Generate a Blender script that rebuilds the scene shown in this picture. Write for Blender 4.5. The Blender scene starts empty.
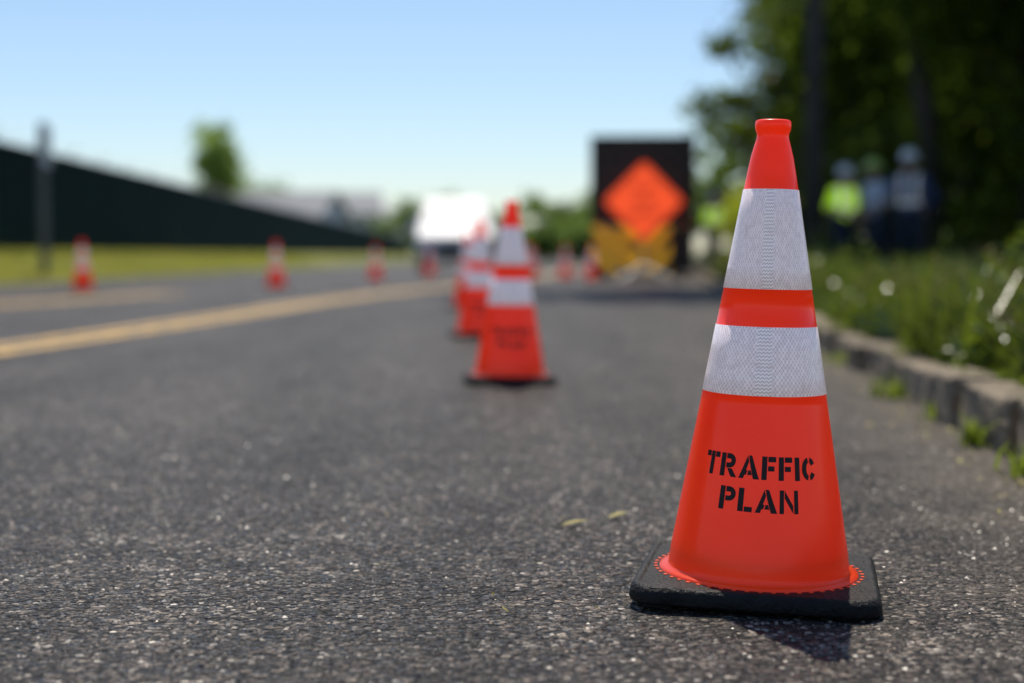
import bpy, bmesh, math, random
import numpy as np
from mathutils import Vector, Matrix
random.seed(7); rng=np.random.default_rng(7)
S=bpy.context.scene
S.view_settings.view_transform='Standard'; S.view_settings.look='None'; S.view_settings.exposure=0
C=S.collection

# ---------------------------------------------------------------- helpers
def newobj(name,me,parent=None,mats=(),smooth=False):
    o=bpy.data.objects.new(name,me); C.objects.link(o)
    if parent: o.parent=parent
    for m in mats: me.materials.append(m)
    if smooth:
        me.polygons.foreach_set('use_smooth',[True]*len(me.polygons))
    return o
def empty(name,loc=(0,0,0),rz=0):
    o=bpy.data.objects.new(name,None); C.objects.link(o); o.location=loc; o.rotation_euler=(0,0,rz); return o
class MB:
    def __init__(s): s.v=[];s.f=[];s.m=[]
    def add(s,vs,fs,mi=0):
        b=len(s.v); s.v+= [tuple(v) for v in vs]; s.f+=[tuple(b+i for i in f) for f in fs]; s.m+=[mi]*len(fs)
    def box(s,a,b,mi=0):
        x0,y0,z0=a;x1,y1,z1=b
        s.add([(x0,y0,z0),(x1,y0,z0),(x1,y1,z0),(x0,y1,z0),(x0,y0,z1),(x1,y0,z1),(x1,y1,z1),(x0,y1,z1)],
              [(0,3,2,1),(4,5,6,7),(0,1,5,4),(1,2,6,5),(2,3,7,6),(3,0,4,7)],mi)
    def tube(s,pts,rad,n=10,mi=0,cap=True):
        pts=[Vector(p) for p in pts]; vs=[];fs=[]
        for i,p in enumerate(pts):
            t=(pts[min(i+1,len(pts)-1)]-pts[max(i-1,0)]).normalized()
            a=t.orthogonal().normalized() if abs(t.z)>.99 else t.cross(Vector((0,0,1))).normalized()
            if abs(t.z)>.99: a=(Vector((1,0,0))-t*t.x).normalized()
            b=t.cross(a)
            for k in range(n):
                an=2*math.pi*k/n; vs.append(p+(a*math.cos(an)+b*math.sin(an))*rad[i])
        for i in range(len(pts)-1):
            for k in range(n):
                k2=(k+1)%n; fs.append((i*n+k,i*n+k2,(i+1)*n+k2,(i+1)*n+k))
        if cap: fs.append(tuple(range(n-1,-1,-1))); fs.append(tuple((len(pts)-1)*n+k for k in range(n)))
        s.add(vs,fs,mi)
    def cyl(s,c,ax,r,h,n=20,mi=0):
        c=Vector(c);a={'x':Vector((1,0,0)),'y':Vector((0,1,0)),'z':Vector((0,0,1))}[ax]
        s.tube([c-a*h/2,c+a*h/2],[r,r],n,mi)
    def mesh(s,name):
        me=bpy.data.meshes.new(name); me.from_pydata(s.v,[],s.f); me.polygons.foreach_set('material_index',s.m); me.update(); return me
def bevel(o,w,seg=2,ang=40):
    m=o.modifiers.new('bev','BEVEL'); m.width=w; m.segments=seg; m.limit_method='ANGLE'; m.angle_limit=math.radians(ang)
    return o

def mat(name,col,rough=.6,var=0.0,vscale=5,col2=None,bump=0,bscale=50,trans=0,transcol=None,emit=0,emitcol=None,coat=0,metal=0,spec=.5,island=False,gloss=0):
    m=bpy.data.materials.new(name); m.use_nodes=True; nt=m.node_tree; N=nt.nodes; L=nt.links
    p=N['Principled BSDF']; out=N['Material Output']
    p.inputs['Roughness'].default_value=rough; p.inputs['Metallic'].default_value=metal
    p.inputs['Specular IOR Level'].default_value=spec
    p.inputs['Coat Weight'].default_value=coat; p.inputs['Coat Roughness'].default_value=.12
    c=(*col,1); p.inputs['Base Color'].default_value=c
    colsock=None
    if var>0 or col2 or island:
        mx=N.new('ShaderNodeMixRGB'); c2=(*(col2 or [x*(1-var) for x in col]),1)
        mx.inputs[1].default_value=c; mx.inputs[2].default_value=c2
        tc=N.new('ShaderNodeTexCoord'); nz=N.new('ShaderNodeTexNoise'); nz.inputs['Scale'].default_value=vscale; nz.inputs['Detail'].default_value=1 if island else 4
        L.new(tc.outputs['Object'],nz.inputs['Vector'])
        r=N.new('ShaderNodeMapRange'); r.inputs[1].default_value=.35; r.inputs[2].default_value=.65; L.new(nz.outputs[0],r.inputs[0])
        if island:
            g=N.new('ShaderNodeNewGeometry'); a=N.new('ShaderNodeMath'); a.operation='MULTIPLY_ADD'; a.inputs[1].default_value=.5
            b=N.new('ShaderNodeMath'); b.operation='MULTIPLY'; b.inputs[1].default_value=.5
            L.new(r.outputs[0],b.inputs[0]); L.new(g.outputs['Random Per Island'],a.inputs[0]); L.new(b.outputs[0],a.inputs[2]); L.new(a.outputs[0],mx.inputs[0])
        else: L.new(r.outputs[0],mx.inputs[0])
        L.new(mx.outputs[0],p.inputs['Base Color']); colsock=mx.outputs[0]
    if bump>0:
        tc=N.new('ShaderNodeTexCoord'); nz=N.new('ShaderNodeTexNoise'); nz.inputs['Scale'].default_value=bscale; nz.inputs['Detail'].default_value=4
        L.new(tc.outputs['Object'],nz.inputs['Vector']); b=N.new('ShaderNodeBump'); b.inputs['Strength'].default_value=bump; b.inputs['Distance'].default_value=.01
        L.new(nz.outputs[0],b.inputs['Height']); L.new(b.outputs[0],p.inputs['Normal'])
    if emit: 
        p.inputs['Emission Color'].default_value=(*(emitcol or col),1); p.inputs['Emission Strength'].default_value=emit
    if trans>0:
        t=N.new('ShaderNodeBsdfTranslucent'); ms=N.new('ShaderNodeMixShader'); ms.inputs[0].default_value=trans
        t.inputs[0].default_value=(*(transcol or col),1)
        if colsock and not transcol: 
            sc=N.new('ShaderNodeVectorMath'); sc.operation='MULTIPLY'; sc.inputs[1].default_value=(1.9,1.9,1.2) if island else (1,1,1)
            L.new(colsock,sc.inputs[0]); L.new(sc.outputs[0],t.inputs[0])
        if island:
            d=N.new('ShaderNodeBsdfDiffuse'); L.new(colsock,d.inputs[0]); L.new(d.outputs[0],ms.inputs[1])
        else: L.new(p.outputs[0],ms.inputs[1])
        L.new(t.outputs[0],ms.inputs[2]); L.new(ms.outputs[0],out.inputs[0])
        if gloss:   # waxy leaf cuticle
            gl=N.new('ShaderNodeBsdfGlossy'); gl.inputs['Roughness'].default_value=.22; m2=N.new('ShaderNodeMixShader'); m2.inputs[0].default_value=gloss
            L.new(ms.outputs[0],m2.inputs[1]); L.new(gl.outputs[0],m2.inputs[2]); L.new(m2.outputs[0],out.inputs[0])
    return m

# ---------------------------------------------------------------- materials
def M_math(N,L,op,a,b=None,c=None):
    n=N.new('ShaderNodeMath'); n.operation=op
    for i,x in enumerate((a,b,c)):
        if x is None: continue
        if isinstance(x,(int,float)): n.inputs[i].default_value=x
        else: L.new(x,n.inputs[i])
    return n.outputs[0]

def asphalt():
    m=bpy.data.materials.new('asphalt'); m.use_nodes=True; nt=m.node_tree; N=nt.nodes; L=nt.links; p=N['Principled BSDF']
    tc=N.new('ShaderNodeTexCoord'); co=tc.outputs['Object']
    def noise(s,d=4,r=.55):
        n=N.new('ShaderNodeTexNoise'); n.inputs['Scale'].default_value=s; n.inputs['Detail'].default_value=d; n.inputs['Roughness'].default_value=r; L.new(co,n.inputs['Vector']); return n.outputs[0]
    def vor(s,f='F1'):
        v=N.new('ShaderNodeTexVoronoi'); v.feature=f; v.inputs['Scale'].default_value=s; L.new(co,v.inputs['Vector']); return v
    v1=vor(110); v2=vor(50)
    sep=N.new('ShaderNodeSeparateColor'); L.new(v1.outputs['Color'],sep.inputs[0])
    sep2=N.new('ShaderNodeSeparateColor'); L.new(v2.outputs['Color'],sep2.inputs[0])
    ramp=N.new('ShaderNodeValToRGB'); L.new(sep.outputs[0],ramp.inputs[0])
    e=ramp.color_ramp.elements; e[0].position=0;e[0].color=(.014,.013,.0125,1); e[1].position=1;e[1].color=(.52,.47,.4,1)
    for pos,c in ((.4,(.028,.025,.023)),(.62,(.06,.052,.044)),(.8,(.115,.097,.08)),(.93,(.18,.155,.13)),(.975,(.3,.27,.23))):
        x=e.new(pos); x.color=(*c,1)
    ramp2=N.new('ShaderNodeValToRGB'); L.new(sep2.outputs[1],ramp2.inputs[0])
    e=ramp2.color_ramp.elements; e[0].position=.0;e[0].color=(.014,.013,.013,1); e[1].position=1;e[1].color=(.30,.25,.2,1)
    x=e.new(.6); x.color=(.05,.043,.036,1)
    x=e.new(.9); x.color=(.14,.112,.09,1)
    mixs=N.new('ShaderNodeMixRGB'); L.new(M_math(N,L,'LESS_THAN',v2.outputs['Distance'],.42),mixs.inputs[0])
    L.new(ramp.outputs[0],mixs.inputs[1]); L.new(ramp2.outputs[0],mixs.inputs[2])
    edge=M_math(N,L,'GREATER_THAN',v1.outputs['Distance'],.62)
    mb=N.new('ShaderNodeMixRGB'); L.new(edge,mb.inputs[0]); L.new(mixs.outputs[0],mb.inputs[1]); mb.inputs[2].default_value=(.013,.013,.013,1)
    mp=N.new('ShaderNodeMapping'); mp.inputs['Scale'].default_value=(1.6,.35,1); mp.inputs['Rotation'].default_value=(0,0,.1); L.new(co,mp.inputs[0])
    nb=N.new('ShaderNodeTexNoise'); nb.inputs['Scale'].default_value=1.2; nb.inputs['Detail'].default_value=5; nb.inputs['Roughness'].default_value=.6; L.new(mp.outputs[0],nb.inputs['Vector'])
    w=N.new('ShaderNodeMapRange'); w.inputs[1].default_value=.34; w.inputs[2].default_value=.66; w.inputs[3].default_value=.52; w.inputs[4].default_value=1.5; L.new(nb.outputs[0],w.inputs[0])
    n5=noise(7,3); w2=N.new('ShaderNodeMapRange'); w2.inputs[1].default_value=.3; w2.inputs[2].default_value=.7; w2.inputs[3].default_value=.62; w2.inputs[4].default_value=1.35; L.new(n5,w2.inputs[0])
    sc=M_math(N,L,'MULTIPLY',w.outputs[0],w2.outputs[0])
    mul=N.new('ShaderNodeVectorMath'); mul.operation='SCALE'; L.new(mb.outputs[0],mul.inputs[0]); L.new(sc,mul.inputs['Scale'])
    sx=N.new('ShaderNodeSeparateXYZ'); L.new(co,sx.inputs[0])
    dd=M_math(N,L,'SUBTRACT',sx.outputs[0],M_math(N,L,'MULTIPLY_ADD',sx.outputs[1],.103,.86))
    dd2=M_math(N,L,'ADD',dd,M_math(N,L,'MULTIPLY',M_math(N,L,'SUBTRACT',n5,.5),.8))
    gu=N.new('ShaderNodeMapRange'); gu.interpolation_type='SMOOTHSTEP'; gu.inputs[1].default_value=-.55; gu.inputs[2].default_value=.05; gu.inputs[4].default_value=.55; L.new(dd2,gu.inputs[0])
    md=N.new('ShaderNodeMixRGB'); L.new(gu.outputs[0],md.inputs[0]); L.new(mul.outputs[0],md.inputs[1]); md.inputs[2].default_value=(.14,.115,.085,1)
    L.new(md.outputs[0],p.inputs['Base Color'])
    h=M_math(N,L,'MULTIPLY_ADD',v1.outputs['Distance'],-.7,noise(50,2))
    h2=M_math(N,L,'MULTIPLY_ADD',v2.outputs['Distance'],-.8,h)
    b=N.new('ShaderNodeBump'); b.inputs['Strength'].default_value=1; b.inputs['Distance'].default_value=.012; L.new(h2,b.inputs['Height']); L.new(b.outputs[0],p.inputs['Normal'])
    rr=N.new('ShaderNodeMapRange'); rr.inputs[3].default_value=.40; rr.inputs[4].default_value=.9; L.new(sep.outputs[2],rr.inputs[0]); L.new(rr.outputs[0],p.inputs['Roughness'])
    p.inputs['Specular IOR Level'].default_value=.28
    return m
ASPH=asphalt()
GRASS=mat('grass_ground',(.22,.21,.05),.9,col2=(.12,.14,.03),vscale=.5,bump=.6,bscale=30,spec=.1)
SOIL=mat('verge_soil',(.035,.032,.018),.95,col2=(.015,.017,.008),vscale=3,bump=.8,bscale=25,spec=.1)
BLADE=mat('grass_blades',(.12,.155,.022),.55,col2=(.018,.03,.007),vscale=1.3,island=True,trans=.4,spec=.2,gloss=.03)
BLADE_DRY=mat('dry_stalk',(.38,.32,.16),.7,col2=(.2,.2,.08),vscale=4,island=True,trans=.3,spec=.1)
LEAF=mat('tree_leaves',(.12,.17,.025),.5,col2=(.02,.04,.008),vscale=.55,island=True,trans=.42,spec=.25)
LEAF_U=mat('bush_leaves',(.15,.20,.022),.5,col2=(.025,.045,.01),vscale=1.3,island=True,trans=.4,spec=.25,gloss=.06)
LEAF_L=mat('light_leaves',(.27,.36,.13),.6,col2=(.15,.22,.08),vscale=.3,island=True,trans=.5,spec=.2)
LEAF_Y=mat('shrub_leaves',(.6,.58,.05),.55,col2=(.25,.35,.03),vscale=2,island=True,trans=.5,spec=.3,gloss=.12)
BARK=mat('bark',(.07,.055,.04),.9,col2=(.03,.025,.02),vscale=8,bump=.8,bscale=30)
PAINT_Y=mat('yellow_paint',(.78,.46,.09),.6,col2=(.26,.19,.09),vscale=7,bump=.3,bscale=90)
CONC=mat('curb_stone',(.34,.275,.2),.85,col2=(.1,.085,.062),vscale=5,bump=.9,bscale=45,spec=.2)
ORANGE=mat('cone_orange',(.93,.075,.008),.34,col2=(.82,.05,.006),vscale=7,trans=.36,transcol=(1,.11,.012),emit=.25,emitcol=(1,.048,.006),coat=.35)  # emission added to brighten the cone's backlit, shaded front
RUB=mat('black_rubber',(.008,.008,.008),.55,col2=(.018,.017,.016),vscale=25,bump=.5,bscale=160,spec=.22)
INK=mat('stencil_ink',(.012,.012,.013),.5,col2=(.03,.015,.012),vscale=60,spec=.3)
FLASH=mat('molded_orange',(.7,.08,.02),.45,emit=.08,emitcol=(1,.06,.01))  # slight glow added to the molded ticks, like the cone body
def sheeting():
    m=bpy.data.materials.new('reflective_sheeting'); m.use_nodes=True; nt=m.node_tree; N=nt.nodes; L=nt.links; p=N['Principled BSDF']
    uv=N.new('ShaderNodeUVMap'); sp=N.new('ShaderNodeSeparateXYZ'); L.new(uv.outputs[0],sp.inputs[0])
    u,v=sp.outputs[0],sp.outputs[1]
    k=2*math.pi/.0105
    a=M_math(N,L,'SINE',M_math(N,L,'MULTIPLY',M_math(N,L,'ADD',u,M_math(N,L,'MULTIPLY',v,.6)),k))
    b=M_math(N,L,'SINE',M_math(N,L,'MULTIPLY',M_math(N,L,'SUBTRACT',u,M_math(N,L,'MULTIPLY',v,.6)),k))
    ab=M_math(N,L,'ABSOLUTE',M_math(N,L,'MULTIPLY',a,b))
    line=N.new('ShaderNodeMapRange'); line.inputs[1].default_value=.03; line.inputs[2].default_value=.22; L.new(ab,line.inputs[0])
    au=M_math(N,L,'ABSOLUTE',M_math(N,L,'SUBTRACT',u,.001))
    strip=M_math(N,L,'LESS_THAN',au,.0100)
    zz=M_math(N,L,'PINGPONG',M_math(N,L,'ADD',u,1.0),.0025)
    ch=M_math(N,L,'GREATER_THAN',M_math(N,L,'SINE',M_math(N,L,'MULTIPLY',M_math(N,L,'ADD',v,zz),2*math.pi/.0052)),.0)
    cell=N.new('ShaderNodeTexWhiteNoise'); cell.noise_dimensions='2D'
    cx=M_math(N,L,'FLOOR',M_math(N,L,'MULTIPLY',M_math(N,L,'ADD',u,M_math(N,L,'MULTIPLY',v,.6)),1/.00525)); cy=M_math(N,L,'FLOOR',M_math(N,L,'MULTIPLY',M_math(N,L,'SUBTRACT',u,M_math(N,L,'MULTIPLY',v,.6)),1/.00525))
    cb=N.new('ShaderNodeCombineXYZ'); L.new(cx,cb.inputs[0]); L.new(cy,cb.inputs[1]); L.new(cb.outputs[0],cell.inputs['Vector'])
    cr=N.new('ShaderNodeMapRange'); cr.inputs[3].default_value=.86; cr.inputs[4].default_value=1.04; L.new(cell.outputs['Value'],cr.inputs[0])
    c1=N.new('ShaderNodeMixRGB'); c1.inputs[1].default_value=(.50,.42,.45,1); c1.inputs[2].default_value=(.84,.73,.75,1); L.new(line.outputs[0],c1.inputs[0])
    c2=N.new('ShaderNodeMixRGB'); c2.inputs[1].default_value=(.54,.47,.49,1); c2.inputs[2].default_value=(.86,.78,.80,1); L.new(ch,c2.inputs[0])
    cs=N.new('ShaderNodeVectorMath'); cs.operation='SCALE'; L.new(c1.outputs[0],cs.inputs[0]); L.new(cr.outputs[0],cs.inputs['Scale'])
    c3=N.new('ShaderNodeMixRGB'); L.new(strip,c3.inputs[0]); L.new(cs.outputs[0],c3.inputs[1]); L.new(c2.outputs[0],c3.inputs[2])
    nz=N.new('ShaderNodeTexNoise'); nz.inputs['Scale'].default_value=45; nz.inputs['Detail'].default_value=5; L.new(uv.outputs[0],nz.inputs['Vector'])
    sr=N.new('ShaderNodeMapRange'); sr.inputs[1].default_value=.58; sr.inputs[2].default_value=.76; sr.inputs[4].default_value=.6; L.new(nz.outputs[0],sr.inputs[0])
    c4=N.new('ShaderNodeMixRGB'); L.new(sr.outputs[0],c4.inputs[0]); L.new(c3.outputs[0],c4.inputs[1]); c4.inputs[2].default_value=(.55,.42,.42,1)
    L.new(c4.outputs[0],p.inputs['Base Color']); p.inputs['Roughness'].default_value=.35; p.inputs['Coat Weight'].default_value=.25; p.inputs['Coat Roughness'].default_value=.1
    L.new(c4.outputs[0],p.inputs['Emission Color']); p.inputs['Emission Strength'].default_value=.28  # bands also glow in their own color, to look whiter in shade
    return m
SHEET=sheeting()

# ---------------------------------------------------------------- world & sun
el=math.radians(63); SH=Vector((.02,-.51,-1)).normalized()
w=bpy.data.worlds.new('World'); S.world=w; w.use_nodes=True; N=w.node_tree.nodes; L=w.node_tree.links
sky=N.new('ShaderNodeTexSky'); sky.sky_type='NISHITA'; sky.sun_disc=False; sky.sun_elevation=el; sky.sun_rotation=math.radians(-2.2); sky.air_density=1.0; sky.dust_density=.45; sky.ozone_density=4.0
bg=N['Background']; bg.inputs[1].default_value=.13; L.new(sky.outputs[0],bg.inputs[0])
ld=bpy.data.lights.new('sun','SUN'); ld.energy=5; ld.angle=math.radians(.53); ld.color=(1,.92,.80)
lo=bpy.data.objects.new('sun',ld); C.objects.link(lo); lo.rotation_euler=SH.to_track_quat('-Z','Y').to_euler(); lo.location=(0,20,40)

# ---------------------------------------------------------------- camera
cd=bpy.data.cameras.new('camera'); cam=bpy.data.objects.new('camera',cd); C.objects.link(cam); S.camera=cam
cd.lens=50; cd.sensor_width=36; cd.clip_end=4000; cd.clip_start=.05
cam.location=(0,0,.5); cam.rotation_euler=(math.radians(90-3.44),0,0)
cd.dof.use_dof=True; cd.dof.focus_distance=2.04; cd.dof.aperture_fstop=1.65

# ---------------------------------------------------------------- ground, road, markings
def curbx(y): return .86+.103*y
def make_ground():
    ys=[-40,-10,0]+list(np.arange(2,40,2))+[45,55,70,90,120,160,220,300,500,900,1800]
    rows=[]
    for y in ys:
        cx=curbx(min(y,220)); 
        xs=[(-1800,.6),(-400,.6),(-60,.6),(-20,.62),(-11.6,.62),(-11,.6),(-10.5,.5),(-10,.33),(-9.5,.15),(-9,.03),(-8.8,0),(-4,0),(0,0),(cx,0.0),(cx+.02,.0),(cx+.12,.11),(cx+1,.12),(cx+3,.14),(cx+8,.18),(cx+30,.3),(400,.3),(1800,.3)]
        rows.append([(x,y,z-.0) for x,z in xs])
    n=len(rows[0]); v=[p for r in rows for p in r]; f=[]; mi=[]
    for i in range(len(rows)-1):
        for j in range(n-1):
            f.append((i*n+j,i*n+j+1,(i+1)*n+j+1,(i+1)*n+j)); mi.append(1 if j>=13 else 0)
    me=bpy.data.meshes.new('ground'); me.from_pydata(v,[],f); me.polygons.foreach_set('material_index',mi); me.update()
    newobj('ground',me,mats=(GRASS,SOIL))
make_ground()
b=MB(); ys=[-12,0,5,10,20,30,40,60,90,130,180]
for y0,y1 in zip(ys[:-1],ys[1:]):
    b.add([(-8.8,y0,.004),(curbx(y0)+.03,y0,.004),(curbx(y1)+.03,y1,.004),(-8.8,y1,.004)],[(0,1,2,3)])
newobj('road',b.mesh('road'),mats=(ASPH,))
def stripe(b,pts,wd,off,z=.008,mi=0):
    P=[Vector((x,y,0)) for x,y in pts]; vs=[]
    for i,p in enumerate(P):
        t=(P[min(i+1,len(P)-1)]-P[max(i-1,0)]).normalized(); nrm=Vector((t.y,-t.x,0))
        vs+= [p+nrm*(off-wd/2)+Vector((0,0,z)),p+nrm*(off+wd/2)+Vector((0,0,z))]
    b.add(vs,[(2*i,2*i+1,2*i+3,2*i+2) for i in range(len(P)-1)],mi)
b=MB()
def smoothpts(pts,n=6):
    out=[]
    for i in range(len(pts)-1):
        p0=pts[max(i-1,0)];p1=pts[i];p2=pts[i+1];p3=pts[min(i+2,len(pts)-1)]
        for k in range(n):
            t=k/n; out.append(tuple(.5*((2*p1[j])+(-p0[j]+p2[j])*t+(2*p0[j]-5*p1[j]+4*p2[j]-p3[j])*t*t+(-p0[j]+3*p1[j]-3*p2[j]+p3[j])*t**3) for j in (0,1)))
    out.append(pts[-1]); return out
cl=smoothpts([(-3.6,-4),(-3.2,2),(-2.75,7.2),(-2.42,10.8),(-2.12,14.8),(-1.6,19.5),(-.75,24.5),(.2,31),(1.2,40),(3,60)])
stripe(b,cl,.15,-.13); stripe(b,cl,.15,.13)
l2=smoothpts([(-7.0,5),(-6.1,10),(-5.2,14.6),(-4.5,19.0)])
stripe(b,l2,.18,-.17); stripe(b,l2,.18,.17)
newobj('road_markings',b.mesh('road_markings'),mats=(PAINT_Y,))

b=bmesh.new(); y=-3.0; rr=random.Random(3)
while y<70:
    Lg=rr.uniform(.38,.7) if y<12 else 1.6
    gap=rr.uniform(.025,.06)
    hh=.13+rr.uniform(-.022,.012); jx=rr.uniform(-.02,.02)
    mtx=Matrix.Translation((curbx(y+Lg/2)+.075+jx,y+Lg/2,hh/2-.02+.01))@Matrix.Rotation(-.1017+rr.uniform(-.03,.03),4,'Z')@Matrix.Diagonal((.15,Lg-gap,hh+.04,1))
    r=bmesh.ops.create_cube(b,size=1,matrix=mtx)
    if y<14:
        ed=list({e for v in r['verts'] for e in v.link_edges})
        bmesh.ops.subdivide_edges(b,edges=ed,cuts=6,use_grid_fill=True)
    y+=Lg
from mathutils import noise as mnoise
for v in b.verts:
    n=mnoise.noise_vector(v.co*7)*.013+mnoise.noise_vector(v.co*25)*.008
    v.co+=n
me=bpy.data.meshes.new('curb'); b.to_mesh(me); b.free()
o=newobj('curb',me,mats=(CONC,)); bevel(o,.012,2,50)

def chips(n):
    ox=np.array([(1,0,0),(0,1,0),(-1,0,0),(0,-1,0),(0,0,1),(0,0,-1)],float)
    fc=np.array([(0,1,4),(1,2,4),(2,3,4),(3,0,4),(1,0,5),(2,1,5),(3,2,5),(0,3,5)])
    Y=1.15+ rng.random(n)**1.4*5.5; X=(rng.random(n)-.5)*1.05*Y*.8
    keep=(X<curbx(Y)-.02)&(X>-2.6)&~((abs(X-.366)<.2)&(abs(Y-2.105)<.2)); X=X[keep];Y=Y[keep];n=len(X)
    s=.0014+.0042*rng.random(n)**2.4
    an=rng.random(n)*6.28; c,si=np.cos(an),np.sin(an)
    sh=ox[None]*(s[:,None,None])*(.7+.6*rng.random((n,6,1)))
    v=np.empty((n,6,3)); v[:,:,0]=sh[:,:,0]*c[:,None]-sh[:,:,1]*si[:,None]+X[:,None]; v[:,:,1]=sh[:,:,0]*si[:,None]+sh[:,:,1]*c[:,None]+Y[:,None]; v[:,:,2]=sh[:,:,2]*.6+.0045
    f=(fc[None]+np.arange(n)[:,None,None]*6).reshape(-1,3)
    me=bpy.data.meshes.new('gravel'); me.from_pydata(v.reshape(-1,3).tolist(),[],f.tolist()); me.update()
    return me
GRAV=mat('stone_chips',(.27,.22,.175),.38,col2=(.03,.027,.024),vscale=40,island=True,spec=.6)
newobj('gravel',chips(28000),mats=(GRAV,))

# ---------------------------------------------------------------- foliage helpers
def leafmesh(name,cen,size,flat=.0,aspect=.55):
    n=len(cen); d=rng.normal(size=(n,3)); d/=np.linalg.norm(d,axis=1)[:,None]
    e=rng.normal(size=(n,3)); s=np.cross(d,e); s/=np.linalg.norm(s,axis=1)[:,None]
    sz=size*(.6+.8*rng.random(n))[:,None]
    up=np.cross(d,s)
    v=np.stack([cen-d*sz/2,cen+s*sz*aspect/2+up*sz*.08,cen+d*sz/2,cen-s*sz*aspect/2+up*sz*.08],1).reshape(-1,3)
    me=bpy.data.meshes.new(name); me.vertices.add(4*n); me.vertices.foreach_set('co',v.astype(np.float32).ravel())
    me.loops.add(4*n); me.loops.foreach_set('vertex_index',np.arange(4*n,dtype=np.int32))
    me.polygons.add(n); me.polygons.foreach_set('loop_start',np.arange(0,4*n,4,dtype=np.int32)); me.polygons.foreach_set('loop_total',np.full(n,4,dtype=np.int32))
    me.update(calc_edges=True); return me
def clumps(center,rad,nc,nl,cr,fill=.35):
    u=rng.normal(size=(nc,3)); u/=np.linalg.norm(u,axis=1)[:,None]
    r=(fill+(1-fill)*rng.random(nc))[:,None]*(.85+.3*rng.random(nc))[:,None]
    cc=np.array(center)+u*r*np.array(rad)
    k=rng.integers(0,nc,nl); sc=cr*(.5+rng.random(nc))
    off=rng.normal(size=(nl,3))*sc[k][:,None]*np.array([.6,.6,.42])
    return cc,cc[k]+off
def tree(name,base,h,center,rad,nc,nl,cr,lsize,leafm,tr=.18,fill=.35,zmin=.2):
    root=empty(name,base)
    cc,lv=clumps(center,rad,nc,nl,cr,fill); lv=lv[lv[:,2]>zmin]
    newobj('foliage',leafmesh('foliage',lv,lsize),root,(leafm,))
    b=MB(); top=Vector((center[0]*.8,center[1]*.8,min(h*.85,center[2]+rad[2]*.6)))
    pts=[];n=8
    for i in range(n+1):
        t=i/n; pts.append(Vector((top.x*t**1.6+math.sin(t*5+h)*.12,top.y*t**1.6+math.cos(t*4+h)*.12-.12,top.z*t-.1*(i==0))))
    b.tube(pts,[tr*(1.25 if i==0 else 1)*(1-.8*i/n) for i in range(n+1)],10)
    for c in cc[::max(1,nc//28)]:
        c=Vector(c); t=min(.85,max(.25,(c.z/top.z)*.65)); i=int(t*n); p0=pts[i]
        mid=(p0+c)/2+Vector((0,0,.12*(c-p0).length))
        b.tube([p0,mid,c],[tr*(1-.8*t)*.5,tr*.2,.015],6)
        for q in range(2):
            e=c+Vector((random.uniform(-1,1),random.uniform(-1,1),random.uniform(-.2,.8)))*cr
            b.tube([mid.lerp(c,.5),e],[tr*.12,.008],5)
    newobj('trunk',b.mesh('trunk'),root,(BARK,),smooth=True)
    return root

tree('roadside_tree',(9.3,29.5,.15),13,(0,0,6.6),(4.6,4.5,6.6),110,22000,.85,.25,LEAF,.2)
tree('roadside_tree',(8.3,23,.15),12,(.8,0,5.6),(3.6,3.5,5.4),100,20000,.75,.22,LEAF,.14)
tree('roadside_tree',(8.0,15.5,.15),11,(1.2,0,5.2),(3.4,3.4,5.0),80,14000,.65,.19,LEAF,.14,zmin=1.9)
tree('roadside_tree',(12.5,25,.15),13,(0,0,6),(4.5,4.5,6),80,14000,.9,.28,LEAF,.2)
tree('roadside_tree',(10.5,39,.15),15,(0,0,7),(5,5,7),90,16000,1.0,.3,LEAF,.22)
tree('young_tree',(7.0,33.5,.15),8,(0,0,4.5),(2.6,2.2,4.6),75,19000,.6,.2,LEAF_U,.12,fill=.15,zmin=.5)
tree('tall_tree',(6.9,23.5,.15),13,(-3.2,-.6,9.6),(4.4,4.8,1.9),140,25000,.8,.3,LEAF,.2,fill=.05,zmin=7.0)
cc,lv=clumps((22,46,4.5),(14,9,7.5),260,32000,1.7,.1); lv=lv[lv[:,2]>.2]
newobj('woodland',leafmesh('woodland',lv,.65),None,(LEAF,))
pts=[]
for (x,y,z,rx,ry,rz,nn) in [(7.6,14,.9,1.3,1.8,1.1,4000),(8.6,18,1.2,1.4,2,1.5,5000),(9.0,26,1.5,2.4,2,2.2,7000),(7.4,28,1.4,1.7,1.4,1.7,5000),(6.4,32,1.2,1.0,2.4,1.6,4500),(11,20,1.8,2.5,3,2.4,6000),(6.3,9.8,.5,1.1,1.5,.6,3000),(14,32,2,4,4,3,5000)]:
    c,l=clumps((x,y,z),(rx,ry,rz),30,nn,.5,.15); pts.append(l)
pts=np.concatenate(pts); pts=pts[pts[:,2]>.12]
newobj('undergrowth',leafmesh('undergrowth',pts,.16),None,(LEAF_U,))
c,l=clumps((4.98,30.2,1.0),(.5,.8,.9),30,4500,.25,.1); l=l[l[:,2]>.15]
newobj('flowering_shrub',leafmesh('flowering_shrub',l,.1),None,(LEAF_Y,))

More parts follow.
